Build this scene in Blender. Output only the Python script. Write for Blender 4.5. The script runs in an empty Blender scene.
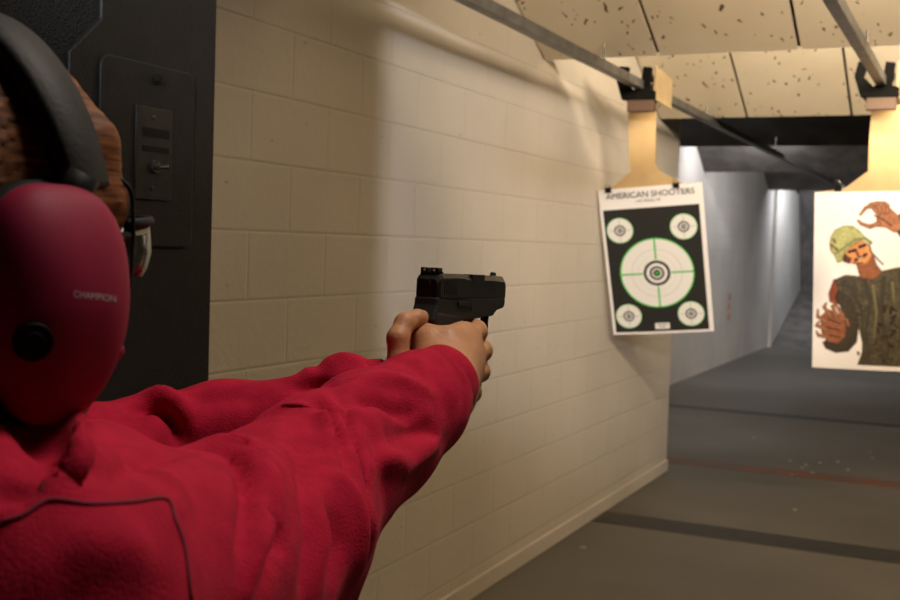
import bpy, bmesh, math, random
import numpy as np
from mathutils import Vector, Matrix, Euler
from mathutils.bvhtree import BVHTree
random.seed(7)
S = bpy.context.scene
COL = S.collection
# ------------------------------------------------------------------ camera
F_PX = 1130.0
CAM_Z = 1.45
def _n(v): return v / np.linalg.norm(v)
def _cd(px, py): return _n(np.array([px - 450, -(py - 300), -F_PX], float))
_dY = _cd(987, 261)
_dX = -_cd(-1936, 167); _dX = _n(_dX - _dY * (_dX @ _dY)); _dZ = np.cross(_dX, _dY)
RW = np.array([_dX, _dY, _dZ])
OC = np.array([0, 0, CAM_Z])
cd = bpy.data.cameras.new('camera'); cam = bpy.data.objects.new('camera', cd); COL.objects.link(cam)
cd.sensor_width = 36; cd.lens = F_PX / 900 * 36; cd.clip_start = 0.02; cd.clip_end = 100
cam.matrix_world = Matrix.Translation(OC.tolist()) @ Matrix(RW.tolist()).to_4x4()
cd.dof.use_dof = True; cd.dof.focus_distance = 1.0; cd.dof.aperture_fstop = 14.0
S.camera = cam
# ------------------------------------------------------------------ world, light, exposure
S.view_settings.view_transform = 'Standard'; S.view_settings.look = 'None'
S.view_settings.gamma = 1.0; S.view_settings.use_curve_mapping = False
S.view_settings.exposure = 0.0
S.cycles.use_denoising = True
S.cycles.max_bounces = 8
w = bpy.data.worlds.new('world'); S.world = w; w.use_nodes = True
w.node_tree.nodes['Background'].inputs[0].default_value = (0.01, 0.01, 0.012, 1)
def area(name, loc, size, power, color, target=None, sy=None, spread=None):
    l = bpy.data.lights.new(name, 'AREA'); l.energy = power; l.color = color; l.size = size
    if sy: l.shape = 'RECTANGLE'; l.size_y = sy
    if spread: l.spread = math.radians(spread)
    o = bpy.data.objects.new(name, l); COL.objects.link(o); o.location = loc
    if target: o.rotation_euler = (Vector(target) - Vector(loc)).to_track_quat('-Z', 'Y').to_euler()
    return o
WARM = (1.0, 0.78, 0.54); COOL = (1.0, 0.93, 0.82)
def spot(name, loc, target, power, color, cone, blend, radius):
    l = bpy.data.lights.new(name, 'SPOT'); l.energy = power; l.color = color; l.spot_size = math.radians(cone); l.spot_blend = blend; l.shadow_soft_size = radius
    o = bpy.data.objects.new(name, l); COL.objects.link(o); o.location = loc
    o.rotation_euler = (Vector(target) - Vector(loc)).to_track_quat('-Z', 'Y').to_euler(); return o
spot('track_lamp', (0.55, -2.52, 2.56), (-1.79, 5.13, 2.18), 1120, (0.97, 0.96, 0.97), 27, 0.5, 0.07)
area('shooter_fill_light', (-0.05, 0.95, 2.60), 0.45, 5, (1.0, 0.87, 0.74), (-0.40, 0.60, 1.2), 0.45, 110)  # added soft overhead fill that brightens the shooter, not a known fixture
area('first_baffle_lamp', (-1.2, 1.75, 2.60), 1.3, 2.4, WARM, (-1.3, 2.4, 1.2), 0.15)
area('second_baffle_lamp', (0.9, 2.7, 2.62), 2.6, 85, WARM, (0.6, 4.5, 2.55), 0.12, 125)
area('third_baffle_lamp', (0.35, 4.55, 2.60), 3.0, 125, (1.0, 0.80, 0.56), (0.1, 6.4, 2.72), 0.12, 150)
area('fourth_baffle_lamp', (-1.0, 8.6, 2.75), 3.0, 85, (1.0, 0.93, 0.86), (-1.5, 11, 1.0), 0.12)
area('fifth_baffle_lamp', (-1.5, 12.9, 2.75), 2.5, 75, (0.98, 0.96, 0.97), (-2.9, 15.0, 0.8), 0.12)
area('sixth_baffle_lamp', (-2.0, 18.3, 2.7), 1.2, 40, (0.90, 0.94, 1.0), (-3.0, 19.6, 1.2), 0.12)

# ------------------------------------------------------------------ helpers
def ray(px, py): return RW @ _cd(px, py)
def at_depth(px, py, d):
    r = ray(px, py); return OC + r * (d / -(RW.T @ r)[2])
def on_x(px, py, X): r = ray(px, py); return OC + r * (X / r[0])
def on_y(px, py, Y): r = ray(px, py); return OC + r * (Y / r[1])
def on_z(px, py, Z): r = ray(px, py); return OC + r * ((Z - CAM_Z) / r[2])

def mat(name, color, rough=0.6, metal=0.0, spec=0.5, sheen=0.0, coat=0.0):
    m = bpy.data.materials.new(name); m.use_nodes = True
    b = m.node_tree.nodes['Principled BSDF']
    b.inputs['Base Color'].default_value = (*color, 1); b.inputs['Roughness'].default_value = rough
    b.inputs['Metallic'].default_value = metal; b.inputs['Specular IOR Level'].default_value = spec
    b.inputs['Sheen Weight'].default_value = sheen; b.inputs['Coat Weight'].default_value = coat
    return m
def nd(m, t, **kw):
    x = m.node_tree.nodes.new(t)
    for k, v in kw.items():
        if k in x.inputs: x.inputs[k].default_value = v
        else: setattr(x, k, v)
    return x
def lk(m, a, ao, b, bi): m.node_tree.links.new(a.outputs[ao], b.inputs[bi])
def bsdf(m): return m.node_tree.nodes['Principled BSDF']
def noisy(name, color, color2, scale=8, rough=0.6, bump=0.0, bscale=80, lo=0.35, hi=0.65, metal=0.0, spec=0.5, sheen=0.0, detail=4):
    m = mat(name, color, rough, metal, spec, sheen)
    g = nd(m, 'ShaderNodeNewGeometry'); n = nd(m, 'ShaderNodeTexNoise', Scale=scale, Detail=detail)
    r = nd(m, 'ShaderNodeValToRGB'); r.color_ramp.elements[0].position = lo; r.color_ramp.elements[1].position = hi
    r.color_ramp.elements[0].color = (*color, 1); r.color_ramp.elements[1].color = (*color2, 1)
    lk(m, g, 'Position', n, 'Vector'); lk(m, n, 'Fac', r, 'Fac'); lk(m, r, 'Color', bsdf(m), 'Base Color')
    if bump:
        n2 = nd(m, 'ShaderNodeTexNoise', Scale=bscale, Detail=5.0); bp = nd(m, 'ShaderNodeBump', Strength=bump, Distance=0.01)
        lk(m, g, 'Position', n2, 'Vector'); lk(m, n2, 'Fac', bp, 'Height'); lk(m, bp, 'Normal', bsdf(m), 'Normal')
    return m

def link(name, me, m, parent=None):
    o = bpy.data.objects.new(name, me); COL.objects.link(o)
    if m: me.materials.append(m)
    if parent: o.parent = parent
    return o
def tag(o, label, cat=None, group=None, kind=None):
    if label: o['label'] = label
    if cat: o['category'] = cat
    if group: o['group'] = group
    if kind: o['kind'] = kind
    return o
def empty(name, loc, label, cat, group=None):
    o = bpy.data.objects.new(name, None); COL.objects.link(o); o.location = loc; o.empty_display_size = 0.05
    bpy.context.view_layer.update()
    return tag(o, label, cat, group)
def unparent_fix(o):   # geometry is written in world coordinates: cancel the Empty's transform
    o.matrix_parent_inverse = o.parent.matrix_basis.inverted()
    return o
def obj(name, bm, m, parent=None, smooth=False, bevel=0.0, seg=2):
    me = bpy.data.meshes.new(name); bmesh.ops.recalc_face_normals(bm, faces=bm.faces[:]); bm.to_mesh(me); bm.free()
    if smooth:
        for p in me.polygons: p.use_smooth = True
    o = link(name, me, m, parent)
    if parent: unparent_fix(o)
    if bevel:
        b = o.modifiers.new('bevel', 'BEVEL'); b.width = bevel; b.segments = seg; b.limit_method = 'ANGLE'; b.angle_limit = math.radians(35)
    return o
def box(bm, x0, x1, y0, y1, z0, z1, M=None):
    vs = [bm.verts.new((x, y, z)) for z in (z0, z1) for y in (y0, y1) for x in (x0, x1)]
    for f in ((0, 1, 3, 2), (4, 5, 7, 6), (0, 1, 5, 4), (2, 3, 7, 6), (0, 2, 6, 4), (1, 3, 7, 5)):
        bm.faces.new([vs[i] for i in f])
    if M is not None: bmesh.ops.transform(bm, matrix=M, verts=vs)
    return vs
def prism(bm, pts, a, b):
    """pts: list of 3D points (numpy); extruded along vector a -> a+b"""
    a = np.array(a); b = np.array(b)
    v0 = [bm.verts.new((np.array(p) + a).tolist()) for p in pts]; v1 = [bm.verts.new((np.array(p) + a + b).tolist()) for p in pts]
    bm.faces.new(v0); bm.faces.new(v1[::-1]); n = len(pts)
    for i in range(n): bm.faces.new([v0[i], v0[(i + 1) % n], v1[(i + 1) % n], v1[i]])
    return v0 + v1
def tube(bm, pts, r, n=8, cap=True):
    pts = [Vector(p) for p in pts]; rr = r if hasattr(r, '__len__') else [r] * len(pts)
    rings = []; up = None
    for i, p in enumerate(pts):
        d = (pts[min(i + 1, len(pts) - 1)] - pts[max(i - 1, 0)]).normalized()
        if up is None: up = d.orthogonal().normalized()
        up = (up - d * up.dot(d)).normalized(); s = d.cross(up)
        rings.append([bm.verts.new(p + (up * math.cos(t) + s * math.sin(t)) * rr[i]) for t in [2 * math.pi * k / n for k in range(n)]])
    for a, b in zip(rings, rings[1:]):
        for k in range(n): bm.faces.new([a[k], a[(k + 1) % n], b[(k + 1) % n], b[k]])
    if cap: bm.faces.new(rings[0][::-1]); bm.faces.new(rings[-1])
def cyl(bm, c, axis, r, h, n=24, r2=None):
    c = Vector(c); a = Vector(axis).normalized()
    tube(bm, [c - a * h / 2, c + a * h / 2], [r, r if r2 is None else r2], n)
def spline(pts, k=6):
    P = [np.array(p, float) for p in pts]; P = [2 * P[0] - P[1]] + P + [2 * P[-1] - P[-2]]; out = []
    for i in range(1, len(P) - 2):
        for t in np.linspace(0, 1, k, endpoint=False):
            out.append(0.5 * (2 * P[i] + (P[i + 1] - P[i - 1]) * t + (2 * P[i - 1] - 5 * P[i] + 4 * P[i + 1] - P[i + 2]) * t * t + (3 * P[i] - P[i - 1] - 3 * P[i + 1] + P[i + 2]) * t ** 3))
    out.append(P[-2]); return out

# signed distance modelling --------------------------------------------------
def cone_sdf(P, a, b, ra, rb):
    a = np.array(a); b = np.array(b); ab = b - a; L = ab @ ab + 1e-12
    t = np.clip(((P - a) @ ab) / L, 0, 1)
    return np.linalg.norm(P - a - t[..., None] * ab, axis=-1) - (ra + (rb - ra) * t)
def ell_sdf(P, c, r, R=None):
    q = P - np.array(c)
    if R is not None: q = q @ R
    r = np.array(r); k = np.linalg.norm(q / r, axis=-1); k2 = np.linalg.norm(q / (r * r), axis=-1) + 1e-9
    return k * (k - 1) / k2
def smin(a, b, k):
    h = np.maximum(k - np.abs(a - b), 0) / k
    return np.minimum(a, b) - h * h * k * 0.25
def chain(P, pts, k=0.004):
    f = None
    for (a, ra), (b, rb) in zip(pts, pts[1:]):
        g = cone_sdf(P, a, b, ra, rb); f = g if f is None else smin(f, g, k)
    return f
def surface(fn, lo, hi, h):
    """naive surface nets of fn(P)<0"""
    lo = np.array(lo, float); hi = np.array(hi, float); n = np.ceil((hi - lo) / h).astype(int) + 1
    ax = [lo[i] + h * np.arange(n[i]) for i in range(3)]
    f = np.empty(n, np.float32)
    for i in range(0, n[0], 16):
        P = np.stack(np.meshgrid(ax[0][i:i + 16], ax[1], ax[2], indexing='ij'), -1)
        f[i:i + 16] = fn(P)
    ins = f < 0
    c = [ins[i:n[0] - 1 + i, j:n[1] - 1 + j, k:n[2] - 1 + k] for i in (0, 1) for j in (0, 1) for k in (0, 1)]
    s = sum(x.astype(np.int8) for x in c); act = (s > 0) & (s < 8)
    idx = -np.ones(act.shape, int); cells = np.argwhere(act); idx[act] = np.arange(len(cells))
    acc = np.zeros((len(cells), 3)); cnt = np.zeros(len(cells))
    corners = [np.array((i, j, k)) for i in (0, 1) for j in (0, 1) for k in (0, 1)]
    for p in range(8):
        for q in range(p + 1, 8):
            d = corners[q] - corners[p]
            if d.sum() != 1 or (d < 0).any(): continue
            A = cells + corners[p]; B = cells + corners[q]
            fa = f[tuple(A.T)]; fb = f[tuple(B.T)]; m = (fa < 0) != (fb < 0)
            t = np.where(m, fa / np.where(m, fa - fb, 1), 0)
            acc += np.where(m[:, None], A + t[:, None] * d, 0); cnt += m
    V = lo + h * acc / cnt[:, None]
    quads = []
    for a in range(3):
        u, v = (a + 1) % 3, (a + 2) % 3
        sl0 = [slice(None)] * 3; sl1 = [slice(None)] * 3; sl0[a] = slice(0, n[a] - 1); sl1[a] = slice(1, n[a])
        e = ins[tuple(sl0)] != ins[tuple(sl1)]; E = np.argwhere(e)
        E = E[(E[:, u] > 0) & (E[:, v] > 0) & (E[:, u] < n[u] - 1) & (E[:, v] < n[v] - 1)]
        inside = ins[tuple(E.T)]
        du = np.zeros(3, int); du[u] = 1; dv = np.zeros(3, int); dv[v] = 1
        q = np.stack([idx[tuple((E - du - dv).T)], idx[tuple((E - dv).T)], idx[tuple(E.T)], idx[tuple((E - du).T)]], 1)
        q[~inside] = q[~inside][:, ::-1]; quads.append(q)
    return V, np.concatenate(quads)
def relax(V, Q, it=2, lam=0.5):
    for _ in range(it):
        a = np.zeros_like(V); c = np.zeros(len(V))
        for i in range(4):
            np.add.at(a, Q[:, i], V[Q[:, (i + 1) % 4]] + V[Q[:, (i + 3) % 4]]); np.add.at(c, Q[:, i], 2)
        V = V + lam * (a / np.maximum(c, 1)[:, None] - V)
    return V
def normals(V, Q):
    fn = np.cross(V[Q[:, 2]] - V[Q[:, 0]], V[Q[:, 3]] - V[Q[:, 1]]); N = np.zeros_like(V)
    for i in range(4): np.add.at(N, Q[:, i], fn)
    return N / (np.linalg.norm(N, axis=1)[:, None] + 1e-12)
def net_mesh(name, parts, m, parent=None):
    V = np.concatenate([p[0] for p in parts]); off = np.cumsum([0] + [len(p[0]) for p in parts])
    Q = np.concatenate([p[1] + off[i] for i, p in enumerate(parts)])
    me = bpy.data.meshes.new(name); me.from_pydata(V.tolist(), [], Q.tolist()); me.update()
    me.polygons.foreach_set('use_smooth', [True] * len(me.polygons))
    o = link(name, me, m, parent)
    if parent: unparent_fix(o)
    return o

# ------------------------------------------------------------------ materials
def wall_material(name, c1, c2, chips=True, speck=0.62):
    m = mat(name, c1, 0.55, spec=0.25)
    g = nd(m, 'ShaderNodeNewGeometry'); sx = nd(m, 'ShaderNodeSeparateXYZ'); cx = nd(m, 'ShaderNodeCombineXYZ')
    lk(m, g, 'Position', sx, 0); ad = nd(m, 'ShaderNodeMath', operation='ADD'); ad.inputs[1].default_value = 0.215
    lk(m, sx, 'Y', ad, 0); lk(m, ad, 0, cx, 'X'); az = nd(m, 'ShaderNodeMath', operation='ADD'); az.inputs[1].default_value = 0.0725; lk(m, sx, 'Z', az, 0); lk(m, az, 0, cx, 'Y')
    br = nd(m, 'ShaderNodeTexBrick', Scale=1.0); br.offset = 0.5
    br.inputs['Mortar Size'].default_value = 0.006; br.inputs['Mortar Smooth'].default_value = 1.0
    br.inputs['Brick Width'].default_value = 0.4; br.inputs['Row Height'].default_value = 0.1925
    br.inputs['Color1'].default_value = (1, 1, 1, 1); br.inputs['Color2'].default_value = (1, 1, 1, 1); br.inputs['Mortar'].default_value = (0, 0, 0, 1)
    lk(m, cx, 0, br, 'Vector')
    n = nd(m, 'ShaderNodeTexNoise', Scale=1.3, Detail=6.0); lk(m, g, 'Position', n, 'Vector')
    r = nd(m, 'ShaderNodeValToRGB'); r.color_ramp.elements[0].position = 0.35; r.color_ramp.elements[1].position = 0.65
    r.color_ramp.elements[0].color = (*c2, 1); r.color_ramp.elements[1].color = (*c1, 1); lk(m, n, 'Fac', r, 'Fac')
    mx = nd(m, 'ShaderNodeMixRGB', blend_type='MULTIPLY'); mx.inputs['Fac'].default_value = 1.0
    mr = nd(m, 'ShaderNodeMapRange'); mr.inputs['To Min'].default_value = 0.93; lk(m, br, 'Color', mr, 'Value')
    lk(m, r, 'Color', mx, 1); lk(m, mr, 0, mx, 2)
    last = mx
    # bullet nicks and patch marks
    mp = nd(m, 'ShaderNodeMapping'); mp.inputs['Scale'].default_value = (1, 1.0, 2.6); lk(m, g, 'Position', mp, 'Vector')
    vo = nd(m, 'ShaderNodeTexVoronoi', Scale=5.5); lk(m, mp, 0, vo, 'Vector')
    vr = nd(m, 'ShaderNodeValToRGB'); vr.color_ramp.elements[0].position = 0.03; vr.color_ramp.elements[1].position = 0.06
    vr.color_ramp.elements[0].color = (speck, speck * .93, speck * .85, 1); vr.color_ramp.elements[1].color = (1, 1, 1, 1); lk(m, vo, 'Distance', vr, 'Fac')
    m2 = nd(m, 'ShaderNodeMixRGB', blend_type='MULTIPLY'); m2.inputs['Fac'].default_value = 1.0 if chips else 0.3
    lk(m, last, 0, m2, 1); lk(m, vr, 0, m2, 2); lk(m, m2, 0, bsdf(m), 'Base Color')
    n3 = nd(m, 'ShaderNodeTexNoise', Scale=55.0, Detail=6.0); lk(m, g, 'Position', n3, 'Vector')
    b1 = nd(m, 'ShaderNodeBump', Strength=0.22, Distance=0.006); lk(m, n3, 'Fac', b1, 'Height')
    b2 = nd(m, 'ShaderNodeBump', Strength=0.5, Distance=0.0045); lk(m, br, 'Color', b2, 'Height'); lk(m, b1, 0, b2, 'Normal'); lk(m, b2, 0, bsdf(m), 'Normal')
    return m
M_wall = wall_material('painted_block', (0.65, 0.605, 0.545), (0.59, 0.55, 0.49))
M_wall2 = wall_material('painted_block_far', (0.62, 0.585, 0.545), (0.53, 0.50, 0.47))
M_floor = noisy('concrete_floor', (0.118, 0.110, 0.098), (0.165, 0.155, 0.14), 0.9, 0.5, 0.15, 60, 0.3, 0.7, spec=0.3)
M_dark = mat('black_paint', (0.012, 0.012, 0.012), 0.6, spec=0.3)
M_stripe = noisy('stripe_dark', (0.038, 0.038, 0.037), (0.05, 0.05, 0.048), 20, 0.55)
M_orange = noisy('stripe_orange', (0.22, 0.09, 0.05), (0.13, 0.095, 0.075), 5, 0.6, lo=0.35, hi=0.6)
M_blackrub = noisy('black_baffle', (0.016, 0.015, 0.015), (0.034, 0.032, 0.030), 6, 0.75, 0.3, 60)
M_greybaffle = noisy('grey_baffle', (0.085, 0.078, 0.073), (0.15, 0.135, 0.125), 5, 0.8, 0.3, 40)
M_part = noisy('partition_black', (0.009, 0.0087, 0.0083), (0.013, 0.0125, 0.012), 30, 0.55, 0.12, 260, spec=0.35)
M_foam = noisy('partition_felt', (0.003, 0.003, 0.0035), (0.022, 0.02, 0.022), 500, 0.9, 0.8, 300, lo=0.55, hi=0.75)
M_steel = noisy('galvanised_steel', (0.12, 0.125, 0.13), (0.20, 0.20, 0.20), 12, 0.42, metal=0.55)
M_warmlit_steel = noisy('warmlit_steel', (0.36, 0.27, 0.15), (0.42, 0.32, 0.18), 12, 0.6)  # steel plate with the warm light on it painted in as tan
def board_material():
    m = mat('acoustic_board', (0.62, 0.50, 0.33), 0.85, spec=0.1)
    g = nd(m, 'ShaderNodeNewGeometry')
    n = nd(m, 'ShaderNodeTexNoise', Scale=2.0, Detail=5.0); lk(m, g, 'Position', n, 'Vector')
    r = nd(m, 'ShaderNodeValToRGB'); r.color_ramp.elements[0].position = 0.3; r.color_ramp.elements[1].position = 0.7
    r.color_ramp.elements[0].color = (0.66, 0.58, 0.45, 1); r.color_ramp.elements[1].color = (0.76, 0.69, 0.56, 1); lk(m, n, 'Fac', r, 'Fac')
    last = r
    for sc, w0, w1, seed in ((15.0, 0.12, 0.17, 0), (7.0, 0.09, 0.11, 3)):
        mp = nd(m, 'ShaderNodeMapping'); mp.inputs['Scale'].default_value = (1.6, 0.6, 0.6); mp.inputs['Location'].default_value = (seed, seed, 0); lk(m, g, 'Position', mp, 'Vector')
        dn = nd(m, 'ShaderNodeTexNoise', Scale=14.0, Detail=2.0); lk(m, g, 'Position', dn, 'Vector')
        ma = nd(m, 'ShaderNodeMixRGB', blend_type='ADD'); ma.inputs['Fac'].default_value = 0.12; lk(m, mp, 0, ma, 1); lk(m, dn, 'Color', ma, 2)
        vo = nd(m, 'ShaderNodeTexVoronoi', Scale=sc); lk(m, ma, 0, vo, 'Vector')
        vr = nd(m, 'ShaderNodeValToRGB'); vr.color_ramp.elements[0].position = w0; vr.color_ramp.elements[1].position = w1
        vr.color_ramp.elements[0].color = (0.16, 0.11, 0.06, 1); vr.color_ramp.elements[1].color = (1, 1, 1, 1); lk(m, vo, 'Distance', vr, 'Fac')
        mx = nd(m, 'ShaderNodeMixRGB', blend_type='MULTIPLY'); mx.inputs['Fac'].default_value = 1; lk(m, last, 0, mx, 1); lk(m, vr, 0, mx, 2); last = mx
    lk(m, last, 0, bsdf(m), 'Base Color')
    return m
M_board = board_material()
M_card = noisy('cardboard', (0.50, 0.34, 0.16), (0.56, 0.39, 0.19), 9, 0.8)
M_cardbrown = mat('brown_tape', (0.075, 0.04, 0.02), 0.6)
M_plasticblk = mat('black_plastic', (0.007, 0.007, 0.0073), 0.55, spec=.2)
M_chrome = mat('chrome', (0.6, 0.6, 0.6), 0.2, 1.0)

# ------------------------------------------------------------------ structure
WX = -1.846; WX2 = -3.035; Y_END = 7.32; Y_FAR = 18.1
def struct(name, boxes, m, bevel=0):
    bm = bmesh.new()
    for b in boxes: box(bm, *b)
    o = obj(name, bm, m, bevel=bevel); o['kind'] = 'structure'; return o
struct('floor', [(-4.2, 6.2, -3.2, 24, -0.2, 0)], M_floor)
struct('wall_left', [(WX - 1.25, WX, -3.2, Y_END, 0, 3.4)], M_wall)
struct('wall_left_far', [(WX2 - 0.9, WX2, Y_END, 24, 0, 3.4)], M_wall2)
struct('wall_right', [(6.0, 6.2, -3.2, 24, 0, 3.4)], M_wall)
struct('wall_back', [(WX, 6.0, -3.3, -3.15, 0, 3.4)], M_wall)
struct('wall_front', [(-4.2, 6.2, 23.8, 24, 0, 3.4)], M_dark)
struct('ceiling', [(-4.2, 6.2, -3.3, 24, 3.3, 3.5)], M_dark)
struct('baseboard_left', [(WX, WX + 0.012, 1.5, Y_END, 0, 0.075)], M_wall, 0.004)
for i, (y0, y1, m) in enumerate(((5.72, 5.97, M_stripe), (7.60, 7.82, M_orange), (10.36, 10.52, M_stripe))):
    struct('trim_%d' % (i + 1), [(-1.84 if y0 < 7 else WX2 + 0.02, 6.0, y0, y1, 0.0, 0.003)], m)

# baffles across the lanes
def baffle(x0, x1, yb, zb, rise, ang, m, name, label, boards=None, thick=0.06):
    e = empty(name, ((x0 + x1) / 2, yb, zb), label, 'baffle')
    d = np.array([0, -math.cos(ang), math.sin(ang)]); nrm = np.array([0, -math.sin(ang), -math.cos(ang)])
    a = np.array([0, yb, zb]); L = rise / math.sin(ang)
    bm = bmesh.new()
    prism(bm, [a + np.array([x0, 0, 0]), a + np.array([x1, 0, 0]), a + d * L + np.array([x1, 0, 0]), a + d * L + np.array([x0, 0, 0])], -nrm * 0.004, -nrm * thick)
    obj('backing', bm, M_blackrub if boards else m, e)
    if boards:
        for u, v in zip(boards, boards[1:]):
            bm = bmesh.new()
            prism(bm, [a + np.array([u + .008, 0, 0]), a + np.array([v - .008, 0, 0]), a + d * L + np.array([v - .008, 0, 0]), a + d * L + np.array([u + .008, 0, 0])], nrm * 0.014, -nrm * 0.0175)
            obj('board', bm, M_board, e)
    return e
A27 = math.radians(27)
bds = [WX, -1.32] + [-0.735 + 0.585 * k for k in range(12)]
bds = [b for b in bds if b < 5.9] + [5.98]
baffle(WX, 5.98, 2.83, 2.30, 0.90, A27, None, 'ceiling_baffle', 'sloping beige acoustic baffle nearest the shooting booth, over the rails', bds)
baffle(WX, 5.98, 4.815, 2.30, 0.80, A27, None, 'ceiling_baffle', 'dim tan speckled baffle above the top of the target carriers', bds)
baffle(WX, 5.98, 6.80, 2.263, 0.80, A27, None, 'ceiling_baffle', 'bright beige board baffle just behind the target carriers, pocked by bullets', bds)
baffle(WX2, 5.98, 9.2, 2.30, 0.80, math.radians(30), M_blackrub, 'ceiling_baffle', 'black baffle directly under the lower edge of the bright boards')
baffle(WX2, 5.98, 13.24, 2.38, 0.80, math.radians(30), M_greybaffle, 'ceiling_baffle', 'dark grey baffle deep down the range, first behind the black one')
baffle(WX2, 5.98, 17.5, 2.41, 0.80, math.radians(30), M_greybaffle, 'ceiling_baffle', 'farthest dark baffle in front of the bullet trap')

# bullet trap
e = empty('bullet_trap', (1.4, 19, 0), 'dark steel bullet trap with sloping plates closing the far end', 'bullet trap')
for nm, pts, m in (('ramp_plate', [(0, Y_FAR, 0.0), (0, 20.95, 0.85), (0, 21.0, 0.80), (0, Y_FAR + .15, 0.0)], M_greybaffle),
                   ('upper_plate', [(0, 20.95, 0.85), (0, 20.25, 2.5), (0, 19.9, 3.28), (0, 20.0, 3.28), (0, 21.05, 0.87)], M_greybaffle),
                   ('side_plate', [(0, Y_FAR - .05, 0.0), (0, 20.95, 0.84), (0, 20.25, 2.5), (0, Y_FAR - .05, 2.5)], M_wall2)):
    bm = bmesh.new()
    if nm == 'side_plate': prism(bm, pts, (WX2 + .003, 0, 0), (0.05, 0, 0))
    else: prism(bm, pts, (WX2 + .06, 0, 0), (8.95, 0, 0))
    obj(nm, bm, m, e)

# ------------------------------------------------------------------ booth partition with control panel
PX = -1.03
e = empty('booth_partition', (PX - .05, 0.2, 0), 'tall black booth partition with rounded switch panel beside the shooter', 'partition')
bm = bmesh.new(); box(bm, PX - 0.11, PX - 0.006, -0.9, 1.345, 0, 3.28); obj('core', bm, M_foam, e)
bm = bmesh.new()
pl = [(1.117, 3.2), (1.117, 1.722), (1.063, 1.673), (1.063, 0.9), (0.2, 0.9), (0.2, 0.05), (1.353, 0.05), (1.353, 3.2)]
prism(bm, [(PX, y, z) for y, z in pl], (-0.012, 0, 0), (0.012, 0, 0)); obj('steel_cladding', bm, M_part, e, bevel=0.003)
def rrect(y0, y1, z0, z1, r, n=6):
    out = []
    for cy, cz, a0 in ((y1 - r, z1 - r, 0), (y0 + r, z1 - r, 90), (y0 + r, z0 + r, 180), (y1 - r, z0 + r, 270)):
        for k in range(n + 1):
            a = math.radians(a0 + 90 * k / n); out.append((cy + r * math.cos(a), cz + r * math.sin(a)))
    return out
bm = bmesh.new(); prism(bm, [(PX, y, z) for y, z in rrect(1.112, 1.300, 1.432, 1.678, 0.016)], (-.001, 0, 0), (0.006, 0, 0)); cp = obj('cover_plate', bm, M_part, e, bevel=0.0025)
bm = bmesh.new(); prism(bm, [(PX, y, z) for y, z in rrect(1.176, 1.250, 1.496, 1.620, 0.003)], (0.004, 0, 0), (0.0035, 0, 0)); obj('switch_plate', bm, noisy('switch_metal', (0.018, .019, .018), (.028, .028, .026), 60, .4, metal=.3), cp, bevel=0.001).parent = cp
def knob(name, y, z, r, h, m, par, tip=None):
    bm = bmesh.new(); cyl(bm, (PX + 0.006 + h / 2, y, z), (1, 0, 0), r, h, 20)
    cyl(bm, (PX + 0.006 + h, y, z), (1, 0, 0), r * .55, h * .8, 16)
    if tip: tube(bm, [(PX + .008, y, z), (PX + .014, y + .005, z), (PX + 0.022, y + .013, z + .001)], [0.004, 0.0025, 0.0035], 12)
    return obj(name, bm, m, par, smooth=False, bevel=0.0008)
M_dkmetal = mat('dark_metal', (0.10, 0.10, 0.09), 0.35, 0.8)
knob('screw', 1.217, 1.659, 0.007, 0.004, M_plasticblk, e)
knob('screw', 1.210, 1.607, 0.0035, 0.003, M_dkmetal, e); knob('screw', 1.208, 1.512, 0.0035, 0.003, M_dkmetal, e)
knob('toggle_switch', 1.213, 1.541, 0.009, 0.006, M_dkmetal, e, True)
for z0, z1 in ((1.580, 1.592), (1.560, 1.568)):
    bm = bmesh.new(); box(bm, PX + .0072, PX + .0082, 1.188, 1.242, z0, z1); obj('label_strip', bm, M_plasticblk, e)

# ------------------------------------------------------------------ target rails
def rail(X, y0, y1, label):
    e = empty('target_rail', (X, (y0 + y1) / 2, 2.24), label, 'rail', None)
    bm = bmesh.new(); a, b = 0.021, 0.021
    sec = [(-a, -b), (a, -b), (a, b), (0.008, b), (0.008, b - 0.01), (-0.008, b - 0.01), (-0.008, b), (-a, b)]
    prism(bm, [(X + x, y0, 2.235 + z) for x, z in sec], (0, 0, 0), (0, y1 - y0, 0)); obj('channel', bm, M_steel, e, bevel=0.002)
    for y in (1.5, 4.72, 6.7, 9.1):
        if y < y1:
            bm = bmesh.new(); cyl(bm, (X, y, 2.78), (0, 0, 1), 0.005, 1.06, 8); obj('hanger_rod', bm, M_steel, e)
rail(-1.535, 0.5, 14.2, 'long grey steel target rail running along the block wall')
rail(-0.465, 0.5, 14.2, 'steel target rail over the shooting lane, at the poster of the helmeted figure')

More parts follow.
